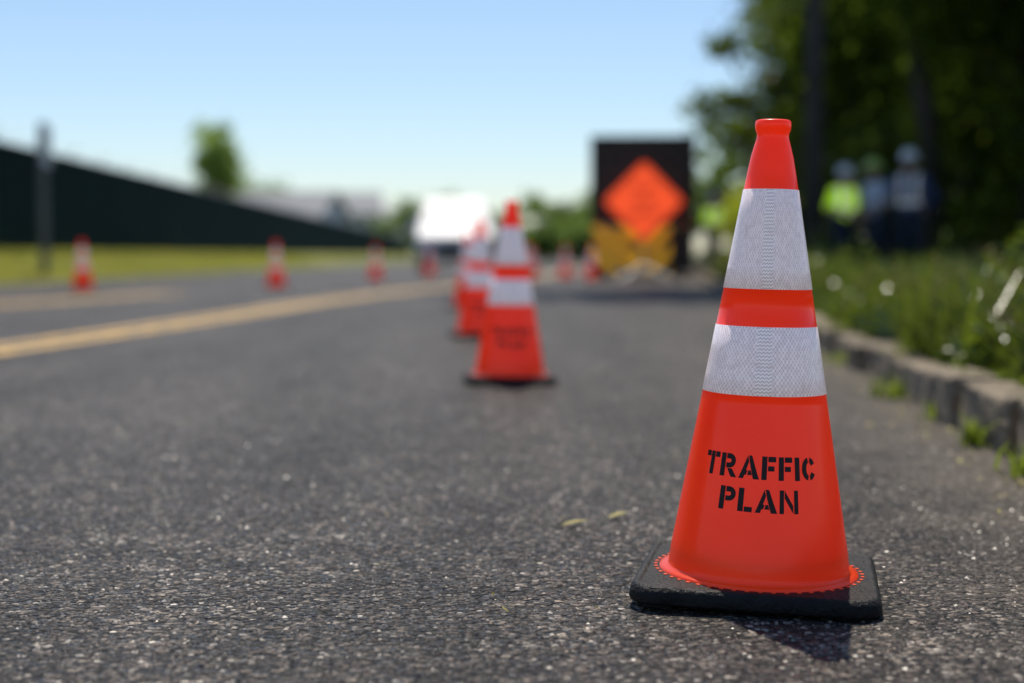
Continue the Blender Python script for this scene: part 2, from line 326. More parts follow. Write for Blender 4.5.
tree('maple_tree',(-24.3,118,.6),12,(0,0,7.6),(2.1,2.2,4.2),50,7500,.75,.38,LEAF_L,.25,.2)
cols=[]
for (x,y,z,rx,ry,rz,nn) in [(-27.5,140,4.8,2.5,3,3.0,4500),(-23,142,4.8,2.6,3,2.6,4500),(-33,150,3.4,4,4,2.6,3000),(-9,165,4,6,5,4.6,6000),(-2,170,3.6,7,5,4.0,7000),(5,150,3.4,6,5,4.0,7000),(11.5,140,3.8,5,5,4.4,7000),(18,125,4,6,5,5,6000),(-13,260,5,12,5,6,5000)]:
    c,l=clumps((x,y,z),(rx,ry,rz),34,nn,.9,.2); cols.append(l)
for (x,y) in [(-4,120),(2,122),(7,118)]:
    c,l=clumps((x,y,1.3),(4,2,1.6),34,5000,.7,.1); cols.append(l)
l=np.concatenate(cols); l=l[l[:,2]>.1]
newobj('distant_trees',leafmesh('distant_trees',l,.55),None,(mat('hedge_leaves',(.2,.28,.09),.6,col2=(.09,.14,.05),vscale=.2,island=True,trans=.45),))

def blades(name,P,hmin,hmax,wd,m,lean=.35):
    n=len(P); h=hmin+(hmax-hmin)*rng.random(n)**1.6; a=rng.random(n)*6.283; 
    dx,dy=np.cos(a),np.sin(a); sx,sy=-dy,dx; ln=h*lean*(.3+rng.random(n)*1.4); w2=wd*(.6+.8*rng.random(n))/2
    def ring(t,ww):
        cx=P[:,0]+dx*ln*t*t; cy=P[:,1]+dy*ln*t*t; cz=P[:,2]+h*t*(1-.15*t)
        return np.stack([cx-sx*w2*ww,cy-sy*w2*ww,cz],1),np.stack([cx+sx*w2*ww,cy+sy*w2*ww,cz],1)
    r0=ring(0,1);r1=ring(.5,.85);r2=ring(1,.12)
    v=np.stack([r0[0],r0[1],r1[0],r1[1],r2[0],r2[1]],1).reshape(-1,3)
    base=np.arange(n)[:,None]*6
    f=np.concatenate([base+np.array([0,1,3,2]),base+np.array([2,3,5,4])],0)
    me=bpy.data.meshes.new(name); me.from_pydata(v.tolist(),[],f.tolist()); me.update(); return newobj(name,me,None,(m,))
n=36000; Y=2.6+rng.random(n)**1.3*24; dx=.14+rng.random(n)**1.5*4.2
nz=np.array([mnoise.noise(Vector((x*1.9,y*1.0,0))) for x,y in zip(dx,Y)])
k=nz+rng.normal(size=n)*.06>.06; P=np.stack([curbx(Y)+dx,Y,np.full(n,.105)],1)[k]
blades('weeds',P,.06,.50,.012,BLADE,.8)
n=22000; Y=2.8+rng.random(n)*16; dx=.12+rng.random(n)**1.7*2.5
nz=np.array([mnoise.noise(Vector((x*2+9,y*1.3,3))) for x,y in zip(dx,Y)]); k=nz>.05
P=np.stack([curbx(Y)+dx,Y,.12+rng.random(n)*.6*(nz+.3)*np.minimum(1,dx*2.2)],1)[k]
newobj('ground_cover',leafmesh('ground_cover',P,.07),None,(LEAF_U,))
b=MB()
for i in range(80):
    y=random.uniform(3.4,9); x=curbx(y)+random.uniform(.2,1.6); h=random.uniform(.2,.5) if y<6 else random.uniform(.16,.36); lx,ly=random.uniform(-.35,.15),random.uniform(-.1,.1)
    p=[Vector((x+lx*t*t,y+ly*t*t,.1+h*t)) for t in (0,.35,.7,.9,1)]
    b.tube(p,[.003,.0028,.0024,.002,.0015],5)
    for q in range(14):
        t=random.uniform(.7,1); c=Vector((x+lx*t*t,y+ly*t*t,.1+h*t)); e=c+Vector((random.uniform(-.03,.03),random.uniform(-.03,.03),random.uniform(.005,.04)))
        b.tube([c,(c+e)/2,e],[.001,.007,.001],4)
newobj('seed_stalks',b.mesh('seed_stalks'),None,(BLADE_DRY,))
pp=[]
for (x0,y0,s,nn) in [(curbx(3.75)-.02,3.72,.03,60),(curbx(5.0)-.03,5.0,.045,70),(curbx(3.2)-.01,3.2,.035,50),(curbx(6.6)-.02,6.6,.05,40),(curbx(4.3)-.01,4.3,.02,15),(curbx(3.4)+.14,3.4,.05,90),(curbx(4.2)+.14,4.2,.06,90),(curbx(5.6)+.14,5.5,.07,90),(curbx(7)+.14,7.2,.09,90)]:
    q=rng.normal(size=(nn,2))*s; zz=.004 if x0<curbx(y0)+.05 else .11; pp.append(np.stack([x0+q[:,0]*.8,y0+q[:,1],np.full(nn,zz)],1))
blades('curb_weeds',np.concatenate(pp),.02,.11,.010,mat('fresh_weed',(.2,.25,.04),.5,col2=(.08,.12,.02),vscale=5,island=True,trans=.4),1.2)
n=26000; Y=8+rng.random(n)**1.6*60; X=-8.85-rng.random(n)*2.2
Z=np.interp(-X,[8.8,9,9.5,10,10.5,11,11.6],[0,.03,.15,.33,.5,.6,.62])
BL2=mat('lawn_blades',(.32,.31,.08),.6,col2=(.17,.19,.04),vscale=.7,island=True,trans=.45,spec=.15)
blades('lawn',np.stack([X,Y,Z],1),.05,.13,.02,BL2,.6)
b=MB()
def leafgeo(x,y,a,s):
    vs=[]; prof=[(-1,0),(-.5,.28),(.1,.36),(.6,.2),(1,0),(.6,-.2),(.1,-.36),(-.5,-.28)]
    for u,v in prof:
        vs.append((x+s*(u*math.cos(a)-v*math.sin(a)),y+s*(u*math.sin(a)+v*math.cos(a)),.0115+abs(v)*s*.4+.004*u))
    b.add(vs,[tuple(range(8))])
leafgeo(.115,2.58,.2,.028); leafgeo(.20,2.66,.5,.024); leafgeo(.09,2.62,-.4,.012)
for i in range(80):
    y=random.uniform(2.6,7); leafgeo(curbx(y)-abs(random.gauss(0,.08))-.03,y,random.uniform(0,6),random.uniform(.006,.016))
for i in range(24):
    y=random.uniform(1.6,5); leafgeo(random.uniform(-.35*y,.2*y),y,random.uniform(0,6),random.uniform(.003,.006))
newobj('fallen_leaves',b.mesh('fallen_leaves'),None,(mat('fallen_leaf',(.5,.46,.08),.6,col2=(.3,.24,.05),vscale=5,var=.1,trans=.2),))

# ---------------------------------------------------------------- traffic cone
def R(z): return .1436-.17*z
def letters():
    G={}
    def rect(a,b_,c,d): return [(a,b_),(c,b_),(c,d),(a,d)]
    def arc(cx,cy,rx,ry,t,a0,a1,n=10,tx=None):
        tx=tx or t; out=[];inn=[]
        for i in range(n+1):
            a=math.radians(a0+(a1-a0)*i/n); out.append((cx+rx*math.cos(a),cy+ry*math.sin(a))); inn.append((cx+(rx-tx)*math.cos(a),cy+(ry-t)*math.sin(a)))
        return [[out[i],out[i+1],inn[i+1],inn[i]] for i in range(n)]
    G['T']=(.76,[rect(0,.76,.25,1),rect(.28,0,.50,1),rect(.53,.76,.78,1)])
    bowl=[rect(.28,.77,.46,1),rect(.28,.38,.46,.60)]+arc(.44,.69,.30,.31,.22,-90,90)
    G['P']=(.74,[rect(0,0,.24,1)]+bowl)
    G['R']=(.80,[rect(0,0,.24,1)]+bowl+[[(.34,.36),(.58,.36),(.84,0),(.56,0)]])
    G['A']=(.90,[[(0,0),(.22,0),(.44,.74),(.37,1.0)],[(.41,1),(.56,1),(.93,0),(.66,0),(.485,.62)],[(.25,.16),(.34,.16),(.395,.36),(.31,.36)],[(.39,.16),(.60,.16),(.54,.36),(.43,.36)]])
    G['F']=(.64,[rect(0,0,.24,1),rect(.28,.77,.64,1),rect(.28,.38,.57,.60)])
    G['I']=(.24,[rect(0,0,.24,1)])
    G['C']=(.76,arc(.38,.5,.38,.5,.22,100,260,14,.24)+arc(.38,.5,.38,.5,.22,28,80,6,.24)+arc(.38,.5,.38,.5,.22,-80,-28,6,.24))
    G['L']=(.62,[rect(0,0,.24,1),rect(.28,0,.62,.22)])
    G['N']=(.84,[rect(0,0,.19,1),[(.22,1),(.22,.66),(.6,0),(.6,.34)],rect(.64,0,.83,1)])
    return G
def make_cone_mesh():
    b=MB(); n=128
    prof=[(.1500,.0300,0),(.1495,.0325,0),(.1430,.0342,0),(.1375,.0345,0),(.1356,.0375,0),(R(.045)-.0008,.045,0),(R(.06)+.0002,.06,0)]
    for z in np.linspace(.08,.29,6): prof.append((R(z),z,0))
    prof+= [(R(.3035)+.0000,.3035,0),(R(.304)+.0009,.304,1)]
    for z in (.33,.365): prof.append((R(z)+.0009,z,1))
    prof+= [(R(.404)+.0009,.404,1),(R(.4045),.4045,0),(R(.43),.43,0),(R(.4588),.4588,0),(R(.459)+.0009,.459,1)]
    for z in (.49,.53,.57): prof.append((R(z)+.0009,z,1))
    prof+= [(R(.607)+.0009,.607,1),(R(.6075),.6075,0),(R(.63),.63,0),(.0318,.655,0),(.0262,.676,0),(.0238,.684,0),(.0236,.690,0),(.0262,.697,0),(.0268,.703,0),(.0262,.709,0),(.0235,.711,0),(.0205,.709,0),(.0200,.68,0),(.026,.63,0),(.09,.26,0),(.125,.06,0)]
    V=[];F=[];MI=[]
    for r,z,_ in prof:
        for k in range(n):
            a=2*math.pi*k/n; V.append((r*math.sin(a),-r*math.cos(a),z))
    for i in range(len(prof)-1):
        m=1 if (prof[i][2]==1 and prof[i+1][2]==1) else 0
        for k in range(n):
            k2=(k+1)%n; F.append((i*n+k,i*n+k2,(i+1)*n+k2,(i+1)*n+k)); MI.append(m)
    me=bpy.data.meshes.new('cone'); me.from_pydata(V,[],F); me.polygons.foreach_set('material_index',MI)
    uv=me.uv_layers.new(name='UVMap')
    for p in me.polygons:
        c=p.center; ac=math.atan2(c.x,-c.y)
        for li in p.loop_indices:
            v=me.vertices[me.loops[li].vertex_index].co; a=math.atan2(v.x,-v.y)
            if a-ac>3: a-=2*math.pi
            if a-ac<-3: a+=2*math.pi
            uv.data[li].uv=(a*.075,v.z)
    me.polygons.foreach_set('use_smooth',[True]*len(me.polygons))
    bm=bmesh.new(); bm.from_mesh(me)
    def ring(h,z,cr,seg=8):
        out=[]
        for (cx,cy,a0) in ((h-cr,-h+cr,-90),(h-cr,h-cr,0),(-h+cr,h-cr,90),(-h+cr,-h+cr,180)):
            for i in range(seg+1):
                a=math.radians(a0+90*i/seg); out.append(bm.verts.new((cx+cr*math.cos(a),cy+cr*math.sin(a),z)))
        return out
    base=[(.170,.006,.040),(.178,.007,.043),(.180,.011,.044),(.178,.024,.043),(.175,.0300,.042),(.171,.0325,.040),(.166,.0325,.037),(.163,.0302,.035)]
    rings=[ring(*q) for q in base]; M=len(rings[0])
    for a,c in zip(rings[:-1],rings[1:]):
        for k in range(M):
            f=bm.faces.new((a[k],a[(k+1)%M],c[(k+1)%M],c[k])); f.material_index=2; f.smooth=True
    f=bm.faces.new(rings[-1]); f.material_index=2
    f=bm.faces.new(list(reversed(rings[0]))); f.material_index=2
    def addbox(mtx,mi):
        r=bmesh.ops.create_cube(bm,size=1,matrix=mtx)
        for f in {f for v in r['verts'] for f in v.link_faces}: f.material_index=mi
    for sx in (-1,1):
        for sy in (-1,1):
            addbox(Matrix.Translation((sx*.14,sy*.14,.004))@Matrix.Diagonal((.05,.05,.008,1)),2)
    nt_=52
    for k in range(nt_):
        a=2*math.pi*(k+.5)/nt_
        addbox(Matrix.Rotation(a,4,'Z')@Matrix.Translation((0,-.1555,.0303))@Matrix.Diagonal((.006,.005,.002,1)),4)
    G=letters(); H=.0335
    lf=[]
    def line(txt,zc,width):
        tot=sum(G[c][0] for c in txt)+.12*(len(txt)-1); k=width/tot; x=-width/2
        for c in txt:
            w_,polys=G[c]
            for P in polys:
                vs=[]
                for (u,v) in P:
                    X=x+u*k; Z=(v-.5)*H
                    ca,sa=math.cos(-.02),math.sin(-.02)
                    vs.append(bm.verts.new((X*ca-Z*sa,0,zc+X*sa+Z*ca)))
                f=bm.faces.new(vs); f.material_index=3; lf.append(f)
            x+=(w_+.12)*k
    line('TRAFFIC',.202,.180); line('PLAN',.155,.113)
    r=bmesh.ops.triangulate(bm,faces=lf); tf=r['faces']
    ed=list({e for f in tf for e in f.edges})
    bmesh.ops.subdivide_edges(bm,edges=ed,cuts=3,use_grid_fill=True)
    done=set()
    for f in bm.faces:
        if f.material_index==3:
            for v in f.verts:
                if v in done: continue
                done.add(v); X,z=v.co.x,v.co.z; th=X/R(.18)+.01; rr_=R(z)+.0007
                v.co=Vector((rr_*math.sin(th),-rr_*math.cos(th),z))
    for f in bm.faces:
        if f.material_index==3:
            f.normal_update()
            if f.normal.dot(Vector((f.calc_center_median().x,f.calc_center_median().y,0)))<0: f.normal_flip()
            f.smooth=False
    bm.to_mesh(me); bm.free()
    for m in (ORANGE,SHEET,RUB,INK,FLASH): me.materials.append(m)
    return me
CM=make_cone_mesh()
def cone(x,y,rz,lean=(0,0),s=.975):
    o=bpy.data.objects.new('traffic_cone',CM); C.objects.link(o); o.location=(x,y,.005); o.rotation_euler=(math.radians(lean[1]),math.radians(lean[0]),math.radians(rz)); o.scale=(s,)*3
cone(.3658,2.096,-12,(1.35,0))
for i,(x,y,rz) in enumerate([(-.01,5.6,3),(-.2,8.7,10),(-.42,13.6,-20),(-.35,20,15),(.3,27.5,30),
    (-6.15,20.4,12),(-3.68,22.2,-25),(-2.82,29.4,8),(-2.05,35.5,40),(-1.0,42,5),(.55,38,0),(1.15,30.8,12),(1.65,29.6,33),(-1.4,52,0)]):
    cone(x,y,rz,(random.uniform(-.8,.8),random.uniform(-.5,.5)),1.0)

# ---------------------------------------------------------------- fence
FAB=mat('fence_screen',(.006,.026,.023),.9,col2=(.004,.015,.014),vscale=.6,bump=.5,bscale=12,spec=.1)
STEEL=mat('galvanized_steel',(.42,.43,.44),.45,metal=.7,var=.3,vscale=12)
root=empty('screened_fence')
fx=lambda y:-10.56-.024*y
b=MB(); ys=np.arange(4,226,.75); vs=[]
for y in ys:
    for z,q in ((.62,0),(1.4,1),(2.2,1),(3.0,0)):
        vs.append((fx(y)+.05+.03*math.sin(y*4.2+z)*q,y,z-.1 if z<.7 else z))
b.add(vs,[(i*4+j,(i+1)*4+j,(i+1)*4+j+1,i*4+j+1) for i in range(len(ys)-1) for j in range(3)])
newobj('screen_fabric',b.mesh('screen'),root,(FAB,),smooth=True)
b=MB()
for y in np.arange(4,226,3.0):
    b.tube([(fx(y)-.03,y,.3),(fx(y)-.03,y,3.05),(fx(y)+.22,y,3.3)],[.03,.03,.015],8)
b.tube([(fx(4),4,3.03),(fx(226),226,3.03)],[.022,.022],8)
for q in range(3): b.tube([(fx(4)+.07*(q+.6),4,3.1+.07*q),(fx(226)+.07*(q+.6),226,3.1+.07*q)],[.004,.004],4)
newobj('posts',b.mesh('posts'),root,(STEEL,),smooth=True)

root=empty('street_sign',(-9.35,28.5,.1))
b=MB(); b.box((-.075,-.03,-.2),(.075,.03,3.05)); 
newobj('post',b.mesh('post'),root,(mat('post_paint',(.2,.2,.2),.5,var=.3,vscale=10,metal=.1),))
b=MB(); b.box((.077,-.3,2.2),(.082,.3,3.0)); newobj('sign_plate',b.mesh('plate'),root,(STEEL,)); 

root=empty('utility_pole',(3.86,18.3,.1)); b=MB()
b.tube([(0,0,-.3),(0.0,0,3),(0.02,0,7),(.03,0,10.5)],[.12,.11,.10,.085],16); newobj('pole',b.mesh('pole'),root,(mat('pole_wood',(.075,.065,.06),.9,col2=(.04,.034,.03),vscale=6,bump=.6,bscale=20),),smooth=True)
b=MB(); b.box((-1.1,-.16,9.6),(1.1,-.05,9.72)); b.tube([(0,-.11,9.0),(.7,-.11,9.6)],[.02,.02],6); b.tube([(0,-.11,9.0),(-.7,-.11,9.6)],[.02,.02],6)
newobj('crossarm',b.mesh('arm'),root,(BARK,)); b=MB()
for x in (-1,-.5,.5,1): b.tube([(x,-.1,9.72),(x,-.1,9.78),(x,-.1,9.9)],[.02,.05,.03],10)
newobj('insulators',b.mesh('ins'),root,(STEEL,))

# ---------------------------------------------------------------- houses
WALLM=[mat('siding_white',(.75,.75,.73),.7,var=.15,vscale=2),mat('siding_tan',(.6,.56,.5),.7,var=.15,vscale=2)]
ROOF=mat('roof_shingle',(.30,.31,.32),.8,var=.25,vscale=6); GLASS=mat('window_glass',(.05,.06,.07),.08,spec=.8); TRIM=mat('trim_white',(.75,.75,.73),.5,var=.05); DOOR=mat('door_paint',(.2,.05,.04),.4,var=.1)
def house(x,y,rz,w_,d_,h_,rh,m):
    root=empty('house',(x,y,.3),math.radians(rz)); b=MB()
    b.box((-w_/2,-d_/2,-.5),(w_/2,d_/2,h_)); 
    b.add([(-w_/2,-d_/2,h_),(-w_/2,d_/2,h_),(-w_/2,0,h_+rh)],[(0,1,2)]); b.add([(w_/2,-d_/2,h_),(w_/2,d_/2,h_),(w_/2,0,h_+rh)],[(0,1,2)])
    newobj('walls',b.mesh('walls'),root,(m,)); b=MB(); e=.5;t=.15; s=rh/(d_/2)
    for sg in (-1,1):
        y0=sg*(d_/2+e); z0=h_-e*s+.02
        vs=[(-w_/2-e,y0,z0),(w_/2+e,y0,z0),(w_/2+e,0,h_+rh+.02),(-w_/2-e,0,h_+rh+.02)]
        vs+=[(a,b_,c+t) for a,b_,c in vs]
        b.add(vs,[(0,1,2,3),(4,5,6,7),(0,1,5,4),(1,2,6,5),(2,3,7,6),(3,0,4,7)])
    newobj('roof',b.mesh('roof'),root,(ROOF,)); bg_=MB();bt=MB()
    for st in range(int(h_//2.7)):
        for i in range(4):
            cx=-w_/2+w_*(i+.5)/4; z=st*2.7+1
            if st==0 and i==1: continue
            bt.box((cx-.6,-d_/2-.05,z-.1),(cx+.6,-d_/2-.003,z+1.4)); bg_.box((cx-.5,-d_/2-.07,z),(cx+.5,-d_/2-.053,z+1.3))
    newobj('window_frames',bt.mesh('t'),root,(TRIM,)); newobj('windows',bg_.mesh('g'),root,(GLASS,))
    b=MB(); b.box((-w_/8-.5-.8,-d_/2-.06,0),(-w_/8+.5-.8,-d_/2-.003,2.1)); newobj('door',b.mesh('d'),root,(DOOR,))
house(-20.8,132,-14,9,8,3.6,2.4,WALLM[0]); house(-23.0,182,6,12,9,5.6,2.6,WALLM[0]); house(-24.5,250,-8,13,9,5.9,2.6,WALLM[1])

# ---------------------------------------------------------------- crash-cushion truck
BLK=mat('panel_black',(.012,.012,.013),.5,var=.4,vscale=3); TIRE=mat('tire',(.02,.02,.02),.85,bump=.4,bscale=60); TRK=mat('truck_paint',(.65,.66,.68),.35,var=.08,coat=.4)
def chev():
    m=bpy.data.materials.new('chevron_stripes'); m.use_nodes=True; N=m.node_tree.nodes;L=m.node_tree.links;p=N['Principled BSDF']
    tc=N.new('ShaderNodeTexCoord'); sp=N.new('ShaderNodeSeparateXYZ'); L.new(tc.outputs['Object'],sp.inputs[0])
    s=M_math(N,L,'SUBTRACT',sp.outputs[2],M_math(N,L,'ABSOLUTE',M_math(N,L,'ADD',sp.outputs[0],.25)))
    fr=M_math(N,L,'FRACT',M_math(N,L,'MULTIPLY_ADD',s,1.9,.1)); g=M_math(N,L,'GREATER_THAN',fr,.46)
    mx=N.new('ShaderNodeMixRGB'); L.new(g,mx.inputs[0]); mx.inputs[1].default_value=(.012,.012,.012,1); mx.inputs[2].default_value=(.85,.5,.015,1); L.new(mx.outputs[0],p.inputs['Base Color']); p.inputs['Roughness'].default_value=.4
    L.new(mx.outputs[0],p.inputs['Emission Color']); p.inputs['Emission Strength'].default_value=.3; return m  # stripes given a glow, since the panel faces away from the sun
CHEV=chev(); TAIL=mat('tail_light',(.5,.02,.02),.2,var=.1); AMB=mat('amber_lamp',(.6,.3,.03),.25,var=.1)
root=empty('attenuator_truck',(2.96,32.2,.004),math.radians(-4))
def part(name,fn,m,bev=0,smooth=False):
    b=MB(); fn(b); o=newobj(name,b.mesh(name),root,(m,),smooth)
    if bev: bevel(o,bev)
    return o
part('crash_cushion',lambda b:(b.box((-1.12,0,.32),(1.12,2.2,1.0))),BLK,.04)
part('chevron_panel',lambda b:b.box((-1.14,-.05,.14),(.60,-.012,1.16)),CHEV,.008)
part('side_panel',lambda b:b.box((.605,-.05,.14),(1.14,-.012,1.16)),BLK,.008)
part('message_board',lambda b:(b.box((-1.16,.5,1.25),(1.16,.72,3.2))),BLK,.03)
part('board_frame',lambda b:(b.box((-1.2,.47,3.2),(1.2,.75,3.24)),b.box((-1.2,.47,1.2),(1.2,.75,1.248)),b.box((-1.2,.47,1.25),(-1.163,.75,3.2)),b.box((1.163,.47,1.25),(1.2,.75,3.2))),mat('frame_grey',(.03,.03,.03),.6,var=.2))
def lamps(b):
    for i in range(5):
        for j in range(3): b.cyl((-.8+.4*i,.48,2.0+.45*j),'y',.07,.03,14)
part('board_lamps',lamps,mat('unlit_lamp',(.05,.045,.03),.3,var=.2))
part('mast',lambda b:(b.box((-.5,.75,.9),(-.4,.85,3.0)),b.box((.4,.75,.9),(.5,.85,3.0))),STEEL)
part('chassis',lambda b:(b.box((-.45,2.2,.5),(-.3,8.5,.72)),b.box((.3,2.2,.5),(.45,8.5,.72)),b.box((-1.1,2.3,.95),(1.1,6.2,1.1))),BLK)
part('cab',lambda b:(b.box((-1.0,6.4,.72),(1.0,8.2,2.15)),b.add([(-1.0,8.2,.72),(1.0,8.2,.72),(1.0,9.3,.72),(-1.0,9.3,.72),(-1.0,8.2,1.5),(1.0,8.2,1.5),(1.0,9.3,1.3),(-1.0,9.3,1.3)],[(0,3,2,1),(4,5,6,7),(0,1,5,4),(1,2,6,5),(2,3,7,6),(3,0,4,7)])),TRK,.08)
part('rear_window',lambda b:b.box((-.7,6.375,1.45),(.7,6.395,1.95)),GLASS)
def whl(b):
    for y in (3.2,4.3,8.5):
        for x in (-.93,.93): b.tube([(x-.15,y,.48),(x-.13,y,.48),(x+.13,y,.48),(x+.15,y,.48)],[.42,.48,.48,.42],28)
part('wheels',whl,TIRE)
part('hubs',lambda b:[b.cyl((x*1.09/.93,y,.48),'x',.2,.04,18) for y in (3.2,4.3,8.5) for x in (-.93,.93)],STEEL)
part('tail_lights',lambda b:(b.cyl((-.95,-.06,1.24),'y',.06,.05),b.cyl((.95,-.06,1.24),'y',.06,.05)),TAIL)
part('beacons',lambda b:(b.cyl((-.6,7,2.22),'z',.09,.14),b.cyl((.6,7,2.22),'z',.09,.14)),AMB)
part('mirrors',lambda b:(b.box((-1.28,8.0,1.4),(-1.12,8.06,1.8)),b.box((1.12,8.0,1.4),(1.28,8.06,1.8)),b.box((-1.12,8.02,1.6),(-1.0,8.04,1.63)),b.box((1.0,8.02,1.6),(1.12,8.04,1.63))),BLK)

SIGN=mat('sign_orange',(.95,.14,.03),.45,var=.05,emit=.85,emitcol=(1,.085,.02))  # emission brightens the sign face; it is no lamp
root=empty('road_work_sign',(2.86,31.0,.004)); cz=1.68; hd=.87
def dia(b,h,y0,y1,rc=.06):
    pts=[]
    for a in range(4):
        an=math.radians(90*a); c=Vector(((h-rc*1.4)*math.cos(an),0,(h-rc*1.4)*math.sin(an)))
        for k in range(5):
            a2=an+math.radians(-45+90*k/4); pts.append((c.x+rc*math.cos(a2),c.z+rc*math.sin(a2)))
    n=len(pts); b.add([(x,y0,cz+z) for x,z in pts]+[(x,y1,cz+z) for x,z in pts],[tuple(range(n)),tuple(range(2*n-1,n-1,-1))]+[(i,(i+1)%n,n+(i+1)%n,n+i) for i in range(n)])
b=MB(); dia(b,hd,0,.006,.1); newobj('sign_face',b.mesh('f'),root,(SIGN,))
b=MB()
P=hd-.07
for a in range(4):
    a0=math.radians(90*a);a1=math.radians(90*a+90)
    p0=(P*math.cos(a0),P*math.sin(a0));p1=(P*math.cos(a1),P*math.sin(a1)); q=.975
    b.add([(p0[0],-.004,cz+p0[1]),(p1[0],-.004,cz+p1[1]),(p1[0]*q,-.004,cz+p1[1]*q),(p0[0]*q,-.004,cz+p0[1]*q)],[(0,1,2,3)])
G=letters()
G['O']=G['C']; G['D']=G['P']; G['W']=G['N']; G['K']=G['R']; G['E']=G['F']; G['H']=G['N']
for txt,z0,hh in (('ROAD',.24,.13),('WORK',-.06,.13),('AHEAD',-.34,.13)):
    tot=sum(G[c][0] for c in txt)+.2*(len(txt)-1); x=-tot*hh/2
    for c in txt:
        for Pq in G[c][1]: b.add([(x+u*hh,-.004,cz+z0+v*hh) for u,v in Pq],[tuple(range(len(Pq)))])
        x+=(G[c][0]+.2)*hh
newobj('legend',b.mesh('l'),root,(INK,))
b=MB(); b.box((-.02,.008,.2),(.02,.03,cz+.8)); b.box((-.7,.03,cz-.015),(.7,.045,cz+.015))
for sx in (-1,1):
    for sy in (-1,1): b.tube([(0,.03,.3),(sx*.55,sy*.5+.03,.0)],[.018,.015],8)
newobj('stand',b.mesh('s'),root,(STEEL,))

# ---------------------------------------------------------------- white van facing the camera
root=empty('white_van',(-1.82,46,.004),math.radians(3)); VW=mat('van_paint',(.78,.78,.78),.5,var=.03)
prof=[(0,.42),(0.01,1.0),(.12,1.16),(.85,1.48),(1.7,2.2),(2.3,2.42),(3.0,2.47),(5.2,2.46),(5.35,2.36),(5.4,.6),(5.35,.42)]
b=MB(); n=len(prof); 
ins=lambda z:1.27 if z<1.3 else 1.27-(z-1.3)*.24
b.add([(-ins(z),y,z) for y,z in prof]+[(ins(z),y,z) for y,z in prof],[tuple(range(n)),tuple(range(2*n-1,n-1,-1))]+[((i+1)%n,i,n+i,n+(i+1)%n) for i in range(n)])
o=newobj('body',b.mesh('body'),root,(VW,)); bevel(o,.09,3,25)
def p2(name,fn,m,bev=0):
    b=MB(); fn(b); o=newobj(name,b.mesh(name),root,(m,)); 
    if bev: bevel(o,bev)
WG=mat('windshield',(.55,.58,.60),.45,spec=1,var=.05)  # pale base color stands in for sun and sky glare on the glass
p2('windshield',lambda b:b.add([(-1.02,.92,1.565),(1.02,.92,1.565),(.9,1.60,2.14),(-.9,1.60,2.14),(-1.02,.90,1.535),(1.02,.90,1.535),(.9,1.58,2.10),(-.9,1.58,2.10)],[(4,5,6,7),(0,1,5,4),(1,2,6,5),(2,3,7,6),(3,0,4,7),(0,3,2,1)]),WG)
p2('side_windows',lambda b:(b.box((-1.22,1.9,1.55),(-1.12,2.8,2.0)),b.box((1.12,1.9,1.55),(1.22,2.8,2.0))),GLASS,.01)
p2('grille',lambda b:[b.box((-.6,-.03,.66+.07*i),(.6,.0,.70+.07*i)) for i in range(5)],BLK)
p2('bumper',lambda b:b.box((-1.2,-.12,.38),(1.2,.02,.6)),mat('bumper_grey',(.12,.12,.12),.6,var=.1),.04)
p2('headlights',lambda b:(b.box((-1.15,-.03,.72),(-.72,.03,.95)),b.box((.72,-.03,.72),(1.15,.03,.95))),mat('headlight',(.6,.62,.65),.2,spec=1,var=.1),.03)
p2('mirrors',lambda b:(b.box((-1.5,1.5,1.35),(-1.29,1.6,1.72)),b.box((1.29,1.5,1.35),(1.5,1.6,1.72)),b.box((-1.29,1.53,1.42),(-1.15,1.57,1.46)),b.box((1.15,1.53,1.42),(1.29,1.57,1.46))),VW,.02)
p2('wheels',lambda b:[b.tube([(x-.13,y,.37),(x-.11,y,.37),(x+.11,y,.37),(x+.13,y,.37)],[.31,.37,.37,.31],26) for x in (-1.1,1.1) for y in (.95,4.3)],TIRE)

# ---------------------------------------------------------------- workers
SKIN=mat('skin',(.42,.24,.16),.5,var=.1,vscale=15)
HELM=mat('hard_hat_white',(.9,.9,.88),.3,coat=.4,var=.05); HELG=mat('hard_hat_green',(.5,.65,.12),.3,coat=.4,var=.05)
DARKP=mat('trousers',(.03,.04,.07),.85,var=.3,vscale=8,bump=.4,bscale=20); BOOT=mat('boots',(.05,.03,.018),.7,var=.2)
HAIR=mat('hair',(.03,.02,.015),.7,var=.2); EYE=mat('eye_white',(.6,.6,.58),.2,var=.05)
def vestmat(name,col,e):
    m=bpy.data.materials.new(name); m.use_nodes=True; N=m.node_tree.nodes;L=m.node_tree.links;p=N['Principled BSDF']
    tc=N.new('ShaderNodeTexCoord'); sp=N.new('ShaderNodeSeparateXYZ'); L.new(tc.outputs['Object'],sp.inputs[0])
    z=sp.outputs[2]; ax=M_math(N,L,'ABSOLUTE',sp.outputs[0])
    s1=M_math(N,L,'LESS_THAN',M_math(N,L,'ABSOLUTE',M_math(N,L,'SUBTRACT',z,1.08)),.028)
    s2=M_math(N,L,'LESS_THAN',M_math(N,L,'ABSOLUTE',M_math(N,L,'SUBTRACT',ax,.11)),.025)
    s3=M_math(N,L,'MULTIPLY',s2,M_math(N,L,'GREATER_THAN',z,1.1)); s=M_math(N,L,'MAXIMUM',s1,s3)
    mx=N.new('ShaderNodeMixRGB'); L.new(s,mx.inputs[0]); mx.inputs[1].default_value=(*col,1); mx.inputs[2].default_value=(.7,.7,.7,1); L.new(mx.outputs[0],p.inputs['Base Color'])
    L.new(mx.outputs[0],p.inputs['Emission Color']); p.inputs['Emission Strength'].default_value=e; p.inputs['Roughness'].default_value=.7; return m  # added glow keeps the vests bright in the tree shade
